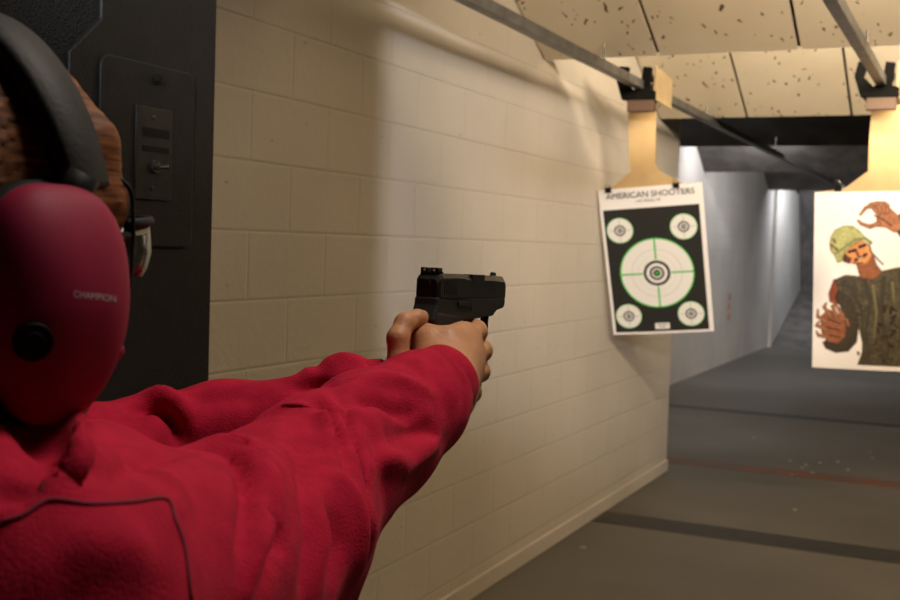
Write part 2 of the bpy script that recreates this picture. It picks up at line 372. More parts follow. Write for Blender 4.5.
M_carr = mat('carrier_black', (0.006, 0.006, 0.006), 0.9, spec=0.05)
def carrier(X, Y, label):
    e = empty('target_carrier', (X, Y, 2.12), label, 'target carrier')
    bm = bmesh.new()   # black yoke: plate with two horns, facing the booth
    prof = [(-.085, 2.165), (.075, 2.165), (.075, 2.205), (.045, 2.215), (.055, 2.315), (.015, 2.32), (.008, 2.262), (-.03, 2.21), (-.075, 2.255), (-.055, 2.32), (-.10, 2.325), (-.115, 2.26)]
    prism(bm, [(X + x, Y, z) for x, z in prof], (0, -0.03, 0), (0, 0.035, 0)); obj('yoke', bm, M_carr, e, bevel=0.003)
    bm = bmesh.new(); box(bm, X - .08, X + .045, Y, Y + .14, 2.165, 2.20); obj('trolley', bm, M_carr, e, bevel=.004)
    bm = bmesh.new(); prism(bm, [(X + .062, Y + .0, 2.165), (X + .062, Y + .30, 2.155), (X + .062, Y + .30, 2.30), (X + .062, Y + .0, 2.325)], (0, 0, 0), (0.012, 0, 0)); obj('side_plate', bm, M_warmlit_steel, e, bevel=.002)
    for dy in (.04, .12):
        bm = bmesh.new(); cyl(bm, (X + .034, Y + dy, 2.275), (1, 0, 0), .02, .02, 20); obj('wheel', bm, M_dkmetal, e, bevel=.002)
    bm = bmesh.new(); box(bm, X - .06, X + .065, Y - .02, Y + .03, 2.11, 2.168); obj('clamp_block', bm, M_cardbrown, e, bevel=.003)
    return e
carrier(-1.535, 5.30, 'black metal carrier on the wall-side rail, holding the bullseye sheet')
carrier(-0.465, 5.42, 'black metal carrier above the poster of the helmeted figure')

# ------------------------------------------------------------------ printed sheets
def sheet(name, M, wd, ht, img, parent):
    """a sheet of paper wd x ht centred at M's origin in its local XZ plane, with a printed colour grid (img rows from the top)"""
    H, W = img.shape[:2]
    u = (np.arange(W) / (W - 1) - .5) * wd; v = (.5 - np.arange(H) / (H - 1)) * ht
    U, Vv = np.meshgrid(u, v); bend = 0.006 * np.cos(U / wd * 3.0) * (0.5 - Vv / ht)
    P = np.stack([U, -bend, Vv], -1).reshape(-1, 3)
    i = np.arange(H * W).reshape(H, W)
    q = np.stack([i[1:, :-1], i[1:, 1:], i[:-1, 1:], i[:-1, :-1]], -1).reshape(-1, 4)
    me = bpy.data.meshes.new(name); me.from_pydata(P.tolist(), [], q.tolist()); me.update()
    ca = me.color_attributes.new('print', 'FLOAT_COLOR', 'POINT')
    lin = np.where(img <= .04045, img / 12.92, ((img + .055) / 1.055) ** 2.4)
    ca.data.foreach_set('color', np.concatenate([lin, np.ones((H, W, 1))], -1).astype(np.float32).reshape(-1))
    m = mat(name + '_ink', (1, 1, 1), 0.6, spec=0.3); at = nd(m, 'ShaderNodeAttribute', attribute_name='print'); lk(m, at, 'Color', bsdf(m), 'Base Color')
    o = link(name, me, m, parent); o.matrix_world = M
    if parent: o.matrix_parent_inverse = parent.matrix_basis.inverted(); o.matrix_basis = M
    s = o.modifiers.new('solid', 'SOLIDIFY'); s.thickness = 0.0006
    return o
def blur(a, r):
    for ax in (0, 1):
        acc = a * 0
        for k in range(-r, r + 1): acc = acc + np.roll(a, k, ax)
        a = acc / (2 * r + 1)
    return a
# bullseye sheet
W, H = 236, 360; SW, SH = 0.53, 0.807
uu, vv = np.meshgrid((np.arange(W) + .5) / W, (np.arange(H) + .5) / H)
X_, Y_ = uu * SW, vv * SH
img = np.ones((H, W, 3)) * np.array([.93, .91, .89])
def put(mask, c): img[mask] = c
put((uu > .028) & (uu < .955) & (vv > .138) & (vv < .982), (.15, .145, .13))
GR = (.25, .72, .25); WH = (.90, .89, .86); BK = (.13, .12, .11)
def disc(cu, cv, r, c, r0=0): d = np.hypot(X_ - cu * SW, Y_ - cv * SH); put((d < r) & (d >= r0), c)
def cross(cu, cv, r0, r1, t, c, c2=None):
    dx = X_ - cu * SW; dy = Y_ - cv * SH; d = np.hypot(dx, dy)
    put(((abs(dx) < t) | (abs(dy) < t)) & (d > r0) & (d < r1), c)
disc(.495, .58, .192, GR); disc(.495, .58, .185, WH); disc(.495, .58, .131, (.80, .76, .74), .128); disc(.495, .58, .098, (.86, .83, .80), .095)
cross(.495, .58, .074, .188, .0042, GR)
disc(.495, .58, .069, BK); disc(.495, .58, .055, WH); disc(.495, .58, .038, BK); disc(.495, .58, .027, WH); disc(.495, .58, .019, BK); disc(.495, .58, .009, GR)
for cu, cv in ((.175, .28), (.79, .28), (.175, .87), (.79, .87)):
    disc(cu, cv, .069, GR); disc(cu, cv, .066, WH); cross(cu, cv, .028, .060, .0012, (.55, .6, .5)); disc(cu, cv, .029, BK); disc(cu, cv, .021, WH); disc(cu, cv, .013, BK); disc(cu, cv, .005, WH)
put((uu > .43) & (uu < .57) & (vv > .925) & (vv < .968), WH); put((uu > .45) & (uu < .55) & (vv > .935) & (vv < .942), (.5, .5, .5)); put((uu > .47) & (uu < .53) & (vv > .95) & (vv < .956), (.5, .5, .5))
img_bull = img * .8 + blur(img, 1) * .2
def rmat(c, rx, ry, rz):
    return Matrix.Translation(c) @ Matrix.Rotation(rz, 4, 'Z') @ Matrix.Rotation(rx, 4, 'X') @ Matrix.Rotation(ry, 4, 'Y')
MB1 = rmat((-1.5552, 5.7848, 1.394), 0.3171, -0.0975, 0.1637)
t1 = empty('paper_target', (-1.55, 5.78, 1.0), 'black bullseye paper target with green-edged white circles, hung from the wall-side rail', 'paper target')
sheet('printed_sheet', MB1, SW, SH, img_bull, t1)
def in_plane(Mx, px, py, off=0.0):
    R = np.array(Mx.to_3x3()); c = np.array(Mx.translation); n_ = R[:, 1]; c = c + n_ * off
    r = ray(px, py); t = ((c - OC) @ n_) / (r @ n_); p = OC + r * t
    return p
def text(name, s, size, m, parent, Mx, align='CENTER', extr=0.0003, sx=1.0):
    cu = bpy.data.curves.new(name, 'FONT'); cu.body = s; cu.size = size; cu.align_x = align; cu.align_y = 'CENTER'; cu.extrude = extr
    tmp = bpy.data.objects.new(name, cu); COL.objects.link(tmp); bpy.context.view_layer.update()
    me = bpy.data.meshes.new_from_object(tmp.evaluated_get(bpy.context.evaluated_depsgraph_get())); bpy.data.objects.remove(tmp)
    me.transform(Matrix.Diagonal((sx, 1, 1, 1))); me.transform(Matrix.Rotation(math.radians(90), 4, 'X'))
    o = link(name, me, m, parent); o.matrix_parent_inverse = parent.matrix_basis.inverted(); o.matrix_basis = Mx
    return o
M_ink = mat('ink', (0.08, 0.07, 0.06), 0.7); M_inklight = mat('ink_light', (0.20, 0.17, 0.14), 0.7)
text('heading_text', 'AMERICAN SHOOTERS', 0.044, M_ink, t1, MB1 @ Matrix.Translation((0.0, -0.0075, SH * (.5 - .048))), sx=1.0)
text('heading_text', 'LAS VEGAS, NV', 0.020, M_inklight, t1, MB1 @ Matrix.Translation((-0.01, -0.0075, SH * (.5 - .088))), sx=.95)

def backer(Mx, pts, label, loc):
    e = empty('cardboard_backer', loc, label, 'cardboard')
    bm = bmesh.new(); R = np.array(Mx.to_3x3())
    prism(bm, [p for p in pts], R[:, 1] * 0.004, R[:, 1] * 0.005); return obj('board', bm, M_card, e, bevel=.0008), e
P1 = [in_plane(MB1, *q) for q in ((628, 104), (656, 104), (655, 165), (660, 172), (684, 184), (701, 185), (711, 329), (617, 332), (601, 190), (613, 187), (631, 171), (629, 163))]
bo, e1 = backer(MB1, P1, 'tan cardboard hanger with narrow neck behind the bullseye sheet', (-1.55, 5.78, 1.0))
def clip(px, py, Mx, label):
    p = in_plane(Mx, px, py, -0.004); R = np.array(Mx.to_3x3())
    e = empty('binder_clip', p.tolist(), label, 'clip', 'binder clips on the target sheets')
    Mc = Matrix.Translation(p.tolist()) @ Mx.to_3x3().to_4x4()
    bm = bmesh.new(); v = prism(bm, [(-.016, -.009, .010), (-.016, .012, .010), (-.016, .004, -.016), (-.016, -.002, -.016)], (0, 0, 0), (.032, 0, 0)); bmesh.ops.transform(bm, matrix=Mc, verts=bm.verts[:])
    obj('clip_body', bm, M_plasticblk, e, bevel=.001)
    bm = bmesh.new(); tube(bm, [(-.010, -.005, .008), (-.009, -.008, .03), (0, -.009, .036), (.009, -.008, .03), (.010, -.005, .008)], .002, 8); bmesh.ops.transform(bm, matrix=Mc, verts=bm.verts[:])
    obj('clip_handle', bm, M_chrome, e, True)
clip(608, 190, MB1, 'small black clip at the wall-side corner of the bullseye sheet')
clip(676, 185, MB1, 'small black clip with silver handle above the word SHOOTERS')

# poster of the helmeted undead figure
ZW, ZH = 0.55, 0.838
MBV = (-0.4690, 5.62, 1.338, 0.06, -0.024, 0.0)
MB2 = rmat(MBV[:3], *MBV[3:])
def poly_mask(pts, Xg, Yg):
    m = np.zeros(Xg.shape, bool); n = len(pts)
    for i in range(n):
        x0, y0 = pts[i]; x1, y1 = pts[(i + 1) % n]
        c = ((y0 > Yg) != (y1 > Yg)) & (Xg < (x1 - x0) * (Yg - y0) / (y1 - y0 + 1e-9) + x0); m ^= c
    return m
W, H = 280, 426
gx, gy = np.meshgrid(813 + 117 * (np.arange(W) + .5) / W, 190 + 178 * (np.arange(H) + .5) / H)
rs = np.random.RandomState(3)
def nz(r, s=1.0):
    a = rs.rand(H, W); a = blur(a, r); a = (a - a.mean()) / a.std(); return a * s
N1, N2, N3 = nz(1), nz(3), nz(9)
img = np.ones((H, W, 3)) * np.array([.95, .93, .91])
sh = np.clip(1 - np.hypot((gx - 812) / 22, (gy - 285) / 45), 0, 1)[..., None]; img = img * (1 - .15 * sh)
def paint(pts, c, dark=.25, n=None, light=(0, 0), amp=.2, soft=1):
    m = poly_mask([(x + .0, y) for x, y in pts], gx, gy).astype(float)
    edge = blur(m, 4); m = blur(m, soft)[..., None]
    col = np.array(c) * (1 + .10 * (N1 + N2)[..., None] * amp * 2) * (1 - dark * (1 - np.clip(edge * 2 - 1, 0, 1))[..., None])
    col = col * (1 + .18 * amp * N3[..., None])
    img[:] = img * (1 - m) + np.clip(col, 0, 1) * m
def stroke(pts, wd, c, dark=.35, w1=None):
    m = np.zeros(gx.shape); n = len(pts) - 1
    for i, ((x0, y0), (x1, y1)) in enumerate(zip(pts, pts[1:])):
        L = (x1 - x0) ** 2 + (y1 - y0) ** 2 + 1e-9; t = np.clip(((gx - x0) * (x1 - x0) + (gy - y0) * (y1 - y0)) / L, 0, 1)
        d = np.hypot(gx - x0 - t * (x1 - x0), gy - y0 - t * (y1 - y0)); ww = wd if w1 is None else wd + (w1 - wd) * (i + t) / n
        m = np.maximum(m, np.clip((ww - d) / .5 + .5, 0, 1) * (1 - dark * np.clip(d / (ww + .01), 0, 1) ** 2 * 0 )); 
        img[:] = img * (1 - np.clip((ww - d) / .5 + .5, 0, 1)[..., None]) + (np.array(c) * (1 - dark * np.clip(d / (ww + 1e-6), 0, 1) ** 2)[..., None]) * np.clip((ww - d) / .5 + .5, 0, 1)[..., None]
SK = (.66, .43, .30); SKD = (.36, .19, .12); OL = (.29, .26, .19); OLD = (.23, .21, .15)
# far arm raised
paint([(887, 224), (893, 212), (905, 214), (921, 226), (929, 246), (926, 275), (905, 268), (904, 250), (896, 238)], OL, .4)
paint([(872, 208), (884, 206), (894, 216), (898, 226), (889, 231), (881, 226), (872, 225)], SK, .3)
for p in (((874, 212), (868, 205), (862, 206), (857, 213)), ((876, 210), (872, 202), (866, 203), (861, 208)), ((879, 210), (878, 202), (873, 201)), ((874, 222), (866, 225), (858, 222), (855, 219)), ((882, 210), (882, 204), (879, 201))):
    stroke(p, 2.6, SK, .45, 1.3)
stroke(((870, 214), (878, 218), (886, 224)), .7, SKD, 0)
# wounded near arm
paint([(833, 277), (828, 292), (829, 300), (836, 304), (842, 297), (843, 284)], (.52, .24, .14), .4)
paint([(840, 280), (850, 292), (858, 318), (856, 340), (848, 350), (836, 352), (826, 348), (823, 342), (834, 332), (842, 322), (840, 306), (834, 296)], (.24, .20, .14), .45)
# torso
paint([(834, 278), (844, 273), (856, 274), (864, 276), (876, 269), (892, 265), (903, 263), (922, 268), (927, 300), (926, 363), (857, 363), (861, 350), (861, 340), (854, 312), (848, 296), (838, 290)], OL, .35, amp=.35)
for p in (((862, 278), (868, 300), (864, 330), (868, 360)), ((880, 275), (878, 310), (886, 345), (884, 362)), ((850, 285), (860, 310), (862, 340)), ((895, 270), (900, 300), (896, 340), (902, 362)), ((872, 300), (884, 306)), ((888, 320), (898, 326), (906, 322))):
    stroke(p, 2.2, OLD, 0, .6)
for p in (((870, 283), (874, 310), (872, 335)), ((888, 280), (890, 300)), ((905, 280), (910, 320), (908, 350))): stroke(p, 1.3, (.46, .42, .28), 0, .5)
for _ in range(26):
    x, y = rs.uniform(852, 920), rs.uniform(285, 360); stroke(((x, y), (x + rs.uniform(-4, 4), y + rs.uniform(-1, 6))), rs.uniform(.5, 2), tuple(np.array((.16, .09, .06)) * rs.uniform(.7, 1.6)), 0)
# neck and head
paint([(853, 259), (870, 252), (873, 262), (879, 270), (870, 278), (858, 276)], (.55, .33, .2), .35)
paint([(838, 254), (846, 245), (858, 238), (866, 243), (869, 252), (867, 259), (861, 263), (852, 262), (844, 260)], (.84, .56, .33), .3)
paint([(838, 254), (843, 251), (849, 258), (848, 262), (842, 260)], (.30, .17, .10), .2)
for p, w_, c in ((((847, 250), (853, 248)), 1.5, (.18, .09, .05)), (((857, 245), (862, 243)), 1.5, (.2, .1, .06)), (((854, 250), (856, 254)), 1.2, (.45, .24, .14)), (((853, 258), (860, 255), (863, 252)), 1.5, (.25, .12, .08)), (((846, 255), (849, 257)), 1, (.45, .25, .14)), (((851, 261), (860, 261)), .8, (.4, .22, .13))):
    stroke(p, w_, c, 0)
stroke(((856, 257), (860, 255.6)), .6, (.85, .78, .62), 0)
paint([(828, 243), (829, 235), (833, 228), (841, 224), (850, 224), (857, 229), (862, 235), (869, 240), (867, 243), (859, 238), (850, 243), (843, 251), (840, 260), (836, 261), (833, 254), (829, 249)], (.68, .68, .44), .3)
stroke(((834, 252), (843, 245), (852, 238), (862, 236), (868, 241)), .9, (.45, .46, .28), 0)
for x, y in ((832, 238), (830, 243), (834, 246)): stroke(((x, y), (x + 1.5, y + 2)), 1.2, (.42, .30, .2), 0)
stroke(((866, 243), (868, 250), (874, 257), (879, 262)), .7, (.25, .24, .2), 0)
# near claw
paint([(820, 316), (828, 308), (838, 312), (846, 322), (845, 336), (838, 343), (828, 341), (822, 332)], (.56, .34, .22), .4)
for p in (((830, 314), (824, 306), (826, 302)), ((836, 314), (832, 305), (836, 303)), ((826, 320), (818, 316), (818, 309)), ((826, 328), (817, 325), (819, 321)), ((828, 336), (819, 335), (817, 331)), ((840, 316), (846, 318), (848, 324)), ((842, 314), (838, 307), (832, 300))):
    stroke(p, 2.3, (.64, .42, .28), .45, 1.0)
for p in (((828, 318), (840, 322)), ((826, 326), (840, 329)), ((830, 334), (840, 336))): stroke(p, .7, (.3, .14, .08), 0)
for x in range(0, 9): stroke(((817.5 + x, 195), (818 + x, 195)), .35, (.75, .72, .70), 0)
t2 = empty('paper_target', (-0.49, 5.6, 0.94), 'white poster target of an undead soldier in green helmet with clawing hands', 'paper target')
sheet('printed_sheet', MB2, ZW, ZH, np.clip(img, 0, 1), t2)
P2 = [in_plane(MB2, *q) for q in ((872, 103), (911, 105), (911, 150), (919, 172), (937, 184), (926, 192), (926, 360), (818, 362), (818, 192), (845, 188), (868, 171), (869, 140))]
backer(MB2, P2, 'tan cardboard hanger with neck behind the poster of the helmeted figure', (-0.49, 5.6, 0.94))
clip(838, 188, MB2, 'small silver-handled clip at the top corner of the poster')

# wall marking and floor scraps
e = empty('wall_marking', (WX2, 15.0, 0.75), 'small faded red painted marking low on the far wall', 'marking')
M_red = noisy('red_paint', (0.55, 0.09, 0.05), (0.5, 0.2, 0.15), 30, .7)
for i, z in enumerate((0.86, 0.73, 0.60)):
    bm = bmesh.new()
    box(bm, WX2, WX2 + .002, 14.93, 14.97, z - .05, z + .05); box(bm, WX2, WX2 + .002, 14.97, 15.07, z + .03, z + .05); box(bm, WX2, WX2 + .002, 14.97, 15.07, z - .01, z + .008)
    if i != 1: box(bm, WX2, WX2 + .002, 15.05, 15.08, z - .05, z + .05)
    obj('stroke', bm, M_red, e)
M_scrap = mat('paper_scrap', (0.42, 0.38, 0.3), .8)
for i, (px, py) in enumerate(((790, 461), (802, 468), (806, 465), (820, 463), (795, 510), (872, 458), (848, 470), (792, 475), (754, 438), (838, 462), (812, 473), (583, 548), (870, 452))):
    p = on_z(px, py, 0); s = random.uniform(.010, .018); bm = bmesh.new()
    a = random.uniform(0, 3)
    prism(bm, [(p[0] + s * math.cos(a + t) * k, p[1] + 1.4 * s * math.sin(a + t) * k, 0.0) for t, k in ((0, 1), (1.1, .8), (2.2, 1.1), (3.4, .7), (4.6, 1))], (0, 0, 0.0), (0, 0, .005))
    lb = {4: 'pale scrap alone on the floor between the wide dark stripe and the orange line', 8: 'pale scrap farthest back, beside the foot of the painted wall end', 11: 'pale scrap nearest the block wall, before the wide dark stripe'}.get(i)
    tag(obj('paper_scrap', bm, M_scrap), lb or 'tiny pale scrap in the scatter along the orange floor line', 'scrap', 'scraps on the range floor')

# ------------------------------------------------------------------ pistol
PM = Matrix.Translation((-0.4495, 0.905, 1.4015)) @ Matrix.Rotation(math.radians(-1.6), 4, 'X')
def pl2w(p): return np.array(PM @ Vector(p))
gun = empty('pistol', tuple(pl2w((0, .04, -.1))), 'black compact pistol with white-dot rear sight held in both hands', 'pistol')
M_gun = noisy('gun_metal', (0.008, 0.008, 0.008), (0.014, 0.014, 0.014), 90, 0.42, 0.05, 700, metal=0.0, spec=0.4)
M_poly = noisy('gun_polymer', (0.010, 0.010, 0.010), (0.014, 0.014, 0.014), 200, 0.6, 0.25, 900, spec=0.35)
M_dot = mat('white_dot', (0.7, 0.7, 0.66), 0.5)
def gobj(name, bm, m, par=gun, bevel=0.001, seg=3):
    bmesh.ops.transform(bm, matrix=PM, verts=bm.verts[:]); return obj(name, bm, m, par, bevel=bevel, seg=seg)
def yz(bm, prof, x0, x1): return prism(bm, [(x0, y, z) for y, z in prof], (0, 0, 0), (x1 - x0, 0, 0))
bm = bmesh.new()   # slide as a swept section with chamfered shoulders
def section(y, hw, zt, ch, zb=0.0): return [(-hw, y, zb), (hw, y, zb), (hw, y, zt - ch), (hw - ch * .6, y, zt), (-hw + ch * .6, y, zt), (-hw, y, zt - ch)]
secs = [section(-.004, .0100, .0165, .004), section(-.001, .0122, .0200, .004), section(.004, .0125, .0215, .004), section(.030, .0127, .0220, .004), section(.052, .0127, .0220, .004), section(.0525, .0122, .0217, .005), section(.125, .0122, .0217, .005), section(.149, .0115, .0212, .006), section(.1555, .0098, .0180, .006)]
rg = [[bm.verts.new(p) for p in s] for s in secs]
for a, b in zip(rg, rg[1:]):
    for k in range(6): bm.faces.new([a[k], a[(k + 1) % 6], b[(k + 1) % 6], b[k]])
bm.faces.new(rg[0][::-1]); bm.faces.new(rg[-1])
for k in range(7):
    for s in (-1, 1): box(bm, s * .0124 - .0006, s * .0124 + .0006, .006 + .0042 * k, .0078 + .0042 * k, .003, .0165)
sl = gobj('slide', bm, M_gun, bevel=.0008)
bm = bmesh.new(); yz(bm, [(.066, .011), (.095, .011), (.095, .0222), (.066, .0222)], .0025, .0126); gobj('ejection_port', bm, mat('port', (.035, .035, .033), .3, .6), bevel=.0005)
bm = bmesh.new(); box(bm, -.0088, -.0016, -.001, .008, .020, .0268); box(bm, .0016, .0088, -.001, .008, .020, .0268); box(bm, -.0088, .0088, -.001, .010, .019, .0235); rsg = gobj('rear_sight', bm, M_gun, bevel=.0004)
for s in (-1, 1):
    bm = bmesh.new(); cyl(bm, (s * .0048, -.0012, .0245), (0, 1, 0), .0011, .0006, 12); gobj('sight_dot', bm, M_dot, bevel=0)
bm = bmesh.new(); yz(bm, [(.138, .020), (.148, .020), (.147, .0250), (.141, .0252)], -.0018, .0018); gobj('front_sight', bm, M_gun, bevel=.0004)
bm = bmesh.new(); cyl(bm, (0, .1535, .0115), (0, 1, 0), .0065, .004, 20); gobj('barrel', bm, M_gun, bevel=.0004)
bm = bmesh.new()   # frame with dust cover
yz(bm, [(-.006, -.006), (-.005, .0006), (.151, .0006), (.151, -.007), (.147, -.0105), (.132, -.0125), (.122, -.018), (.04, -.022), (.030, -.030), (.005, -.030), (-.008, -.024), (-.012,-.020)], -.0118, .0118); gobj('frame', bm, M_poly, bevel=.002)
bm = bmesh.new(); gp = spline([(0, .131, -.012), (0, .127, -.022), (0, .126, -.034), (0, .119, -.0415), (0, .10, -.043), (0, .075, -.042), (0, .060, -.038), (0, .050, -.03)], 5); tube(bm, [p.tolist() for p in gp], .0042, 10); gobj('trigger_guard', bm, M_poly, bevel=0).data.polygons.foreach_set('use_smooth', [True] * 0 or [True] * len(bpy.data.meshes['trigger_guard'].polygons))
bm = bmesh.new(); tube(bm, [p.tolist() for p in spline([(0, .080, -.018), (0, .084, -.026), (0, .082, -.034), (0, .086, -.039)], 4)], .003, 8); gobj('trigger', bm, M_poly, bevel=0)
bm = bmesh.new(); yz(bm, [(.046, -.015), (.050, -.03), (.046, -.045), (.036, -.085), (.028, -.112), (-.018, -.108), (-.012, -.08), (-.004, -.05), (-.006, -.035), (-.012, -.018), (-.005, -.01)], -.0125, .0125); gobj('grip', bm, M_poly, bevel=.005, seg=4)
for s in (-1, 1):
    bm = bmesh.new(); box(bm, s * .0125 - .0012, s * .0125 + .0012, .036, .058, -.0075, -.0035); gobj('slide_stop', bm, M_gun, bevel=.0004)
    bm = bmesh.new(); cyl(bm, (s * .0120, .068, -.009), (1, 0, 0), .0022, .0012, 12); gobj('pin', bm, M_gun, bevel=0)
bm = bmesh.new(); cyl(bm, (0, -.0035, .0125), (0, 1, 0), .0035, .002, 16); gobj('rear_plate', bm, mat('rear_metal', (.05, .05, .05), .3, .7), bevel=.0004)

def under(names, top):
    for o in list(gun.children):
        if o.name.split('.')[0] in names: o.parent = top; o.matrix_parent_inverse = Matrix()
under(('rear_sight', 'front_sight', 'ejection_port', 'rear_plate', 'barrel'), sl)
for o in list(gun.children):
    if o.name.startswith('sight_dot'): o.name = 'sight_dot'
under(('trigger_guard', 'trigger', 'slide_stop', 'pin'), [o for o in gun.children if o.name.startswith('frame')][0])
# ------------------------------------------------------------------ person
person = empty('person', (-0.50, 0.42, 0.0), 'person in red hooded sweatshirt aiming a pistol with both arms stretched out', 'person')
M_skin = noisy('skin', (0.50, 0.235, 0.115), (0.58, 0.28, 0.14), 30, 0.5, 0.10, 300, spec=0.35)
bsdf(M_skin).inputs['Subsurface Weight'].default_value = 0.08; bsdf(M_skin).inputs['Subsurface Radius'].default_value = (.6, .2, .1); bsdf(M_skin).inputs['Subsurface Scale'].default_value = 0.006

def right_hand(P):
    wr = np.array((-.409, .866, 1.326))
    MC = [(-.420, .924, 1.3665), (-.416, .930, 1.350), (-.417, .926, 1.3325), (-.421, .918, 1.316)]
    PI = [(-.4235, .955, 1.3690), (-.4235, .967, 1.3510), (-.4235, .964, 1.3315), (-.4265, .955, 1.3125)]
    DI = [(-.434, .981, 1.370), (-.449, .978, 1.349), (-.449, .975, 1.329), (-.450, .965, 1.311)]
    TI = [(-.446, .989, 1.373), (-.471, .966, 1.349), (-.471, .962, 1.329), (-.469, .952, 1.312)]
    R = [(.0100, .0092, .0080, .0070), (.0103, .0098, .0086, .0075), (.0100, .0094, .0082, .0072), (.0092, .0086, .0074, .0064)]
    palm = cone_sdf(P, (-.408, .835, 1.312), wr, .026, .0225)
    for i in range(4):
        base = wr + (np.array(MC[i]) - wr) * .15 + np.array([0, 0, .012 - .008 * i])
        palm = smin(palm, cone_sdf(P, base, MC[i], .0160, R[i][0] + .0020), .016)
    palm = smin(palm, cone_sdf(P, (-.427, .885, 1.346), (-.431, .915, 1.356), .020, .015), .014)
    palm = smin(palm, cone_sdf(P, (-.421, .873, 1.330), (-.441, .888, 1.3645), .020, .0125), .012)   # thenar / web behind the grip
    palm = smin(palm, cone_sdf(P, (-.424, .895, 1.3675), (-.423, .922, 1.3675), .010, .010), .012)
    f = palm
    for i in range(4):
        g = smin(cone_sdf(P, MC[i], PI[i], R[i][0], R[i][1]), ell_sdf(P, PI[i], (R[i][1] * 1.06,) * 3), .003)
        g = smin(g, cone_sdf(P, PI[i], DI[i], R[i][1], R[i][2]), .003); g = smin(g, cone_sdf(P, DI[i], TI[i], R[i][2], R[i][3]), .003)
        f = smin(f, g, .0035)
    th = chain(P, [((-.440, .888, 1.3645), .0125), ((-.463, .905, 1.374), .0105), ((-.4705, .935, 1.378), .0090), ((-.4705, .955, 1.378), .0075)])
    return smin(f, th, .007)
LT = [(tuple(at_depth(a, b, c)), r) for a, b, c, r in ((403, 392, .97, .0105), (399, 362, .972, .0100), (398, 338, .975, .0094), (405, 323, .985, .0088), (417, 318.5, .995, .0078), (430, 318, 1.02, .0070))]
def left_hand(P):
    wr = (-.466, .872, 1.306)
    palm = cone_sdf(P, (-.484, .850, 1.290), wr, .024, .022)
    MC = [(-.480, .938, 1.355), (-.484, .938, 1.339), (-.483, .933, 1.322), (-.481, .927, 1.306)]
    PI = [(-.475, .974, 1.356), (-.477, .982, 1.339), (-.477, .979, 1.320), (-.475, .969, 1.303)]
    DI = [(-.455, .9935, 1.354), (-.454, .9955, 1.338), (-.454, .992, 1.318), (-.454, .982, 1.301)]
    TI = [(-.436, .986, 1.354), (-.435, .987, 1.337), (-.435, .983, 1.317), (-.437, .974, 1.301)]
    R = [(.0095, .0086, .0074, .0064), (.0098, .0088, .0076, .0064), (.0094, .0084, .0073, .0062), (.0086, .0076, .0066, .0058)]
    for i in range(4):
        base = np.array(wr) + np.array([-.002, .004, .010 - .006 * i])
        palm = smin(palm, cone_sdf(P, base, MC[i], .0145, R[i][0] + .0015), .015)
    f = palm
    for i in range(4): f = smin(f, chain(P, [(MC[i], R[i][0]), (PI[i], R[i][1]), (DI[i], R[i][2]), (TI[i], R[i][3])], .003), .004)
    f = smin(f, cone_sdf(P, LT[0][0], (-.478, .90, 1.335), .012, .012), .01)
    return smin(f, chain(P, LT, .004), .006)
rh = surface(right_hand, (-.50, .81, 1.27), (-.375, 1.01, 1.41), .0013)
lh = surface(left_hand, (-.53, .81, 1.25), (-.40, 1.04, 1.415), .0014)
rh = (relax(*rh, 3), rh[1]); lh = (relax(*lh, 3), lh[1])
RA = [(449, 375, .962, 34), (418, 404, .930, 51), (373, 438, .88, 67), (320, 474, .80, 79), (273, 527, .74, 98), (220, 565, .66, 119), (130, 592, .56, 136), (30, 612, .48, 158)]
LA = [(388, 384, .98, 26), (352, 398, .98, 37), (300, 421, .98, 41), (220, 430, .97, 48), (150, 450, .95, 52), (80, 475, .90, 68), (-20, 505, .86, 82)]
def wchain(A): return [(at_depth(a, b, c), r * c / F_PX) for a, b, c, r in A]
RC, LC = wchain(RA), wchain(LA)
RC.append((np.array([-.37, .36, 1.25]), .075)); LC.append((np.array([-.66, .42, 1.25]), .07))
BRC = [((-.408, .835, 1.312), .026)] + [(tuple(p), r * .55) for p, r in RC[2:]]; BLC = [((-.484, .850, 1.290), .024)] + [(tuple(p), r * .5) for p, r in LC[2:]]
HC = np.array([-.487, .425, 1.440])
def body(P):
    f = ell_sdf(P, HC + [0, -.008, .022], (.074, .094, .088))
    f = smin(f, ell_sdf(P, HC + [0, .030, -.040], (.056, .060, .068)), .04)       # face and jaw
    f = smin(f, cone_sdf(P, HC + [0, .060, -.085], HC + [0, .066, -.088], .020, .018), .03)   # chin
    f = smin(f, cone_sdf(P, HC + [0, .088, .002], HC + [0, .104, -.028], .007, .012), .014)  # nose
    f = smin(f, cone_sdf(P, HC + [-.022, .083, -.063], HC + [.022, .083, -.063], .004, .004), .014)  # lips
    for s in (-1, 1):
        f = -smin(-f, ell_sdf(P, HC + [s * .031, .094, .006], (.017, .012, .011)), .01)    # sockets
        f = smin(f, ell_sdf(P, HC + [s * .074, -.005, -.012], (.008, .017, .030)), .006)   # ears
    f = smin(f, cone_sdf(P, HC + [0, -.02, -.07], (-.50, .36, 1.26), .044, .055), .03)
    f = smin(f, ell_sdf(P, (-.50, .37, 1.08), (.15, .095, .22)), .05)
    for c in (BRC, BLC):
        f = smin(f, chain(P, c, .03), .02)
    for s, fx, fy in ((-1, -.62, .50), (1, -.39, .33)):
        f = smin(f, chain(P, [((-.50 + s * .07, .38, .85), .075), (((-.50 + s * .07 + fx) / 2, (.42 + fy) / 2, .47), .055), ((fx, fy, .09), .038)], .03), .03)
    return f
bd = surface(body, (-.80, .12, .03), (-.24, .92, 1.62), .0065)
bo_ = net_mesh('body', [(relax(*bd, 1), bd[1]), rh, lh], M_skin, person)
M_eye = mat('eye', (.8, .78, .75), .2); M_iris = mat('iris', (.08, .04, .02), .2); M_lip = mat('lip', (.45, .14, .11), .45)
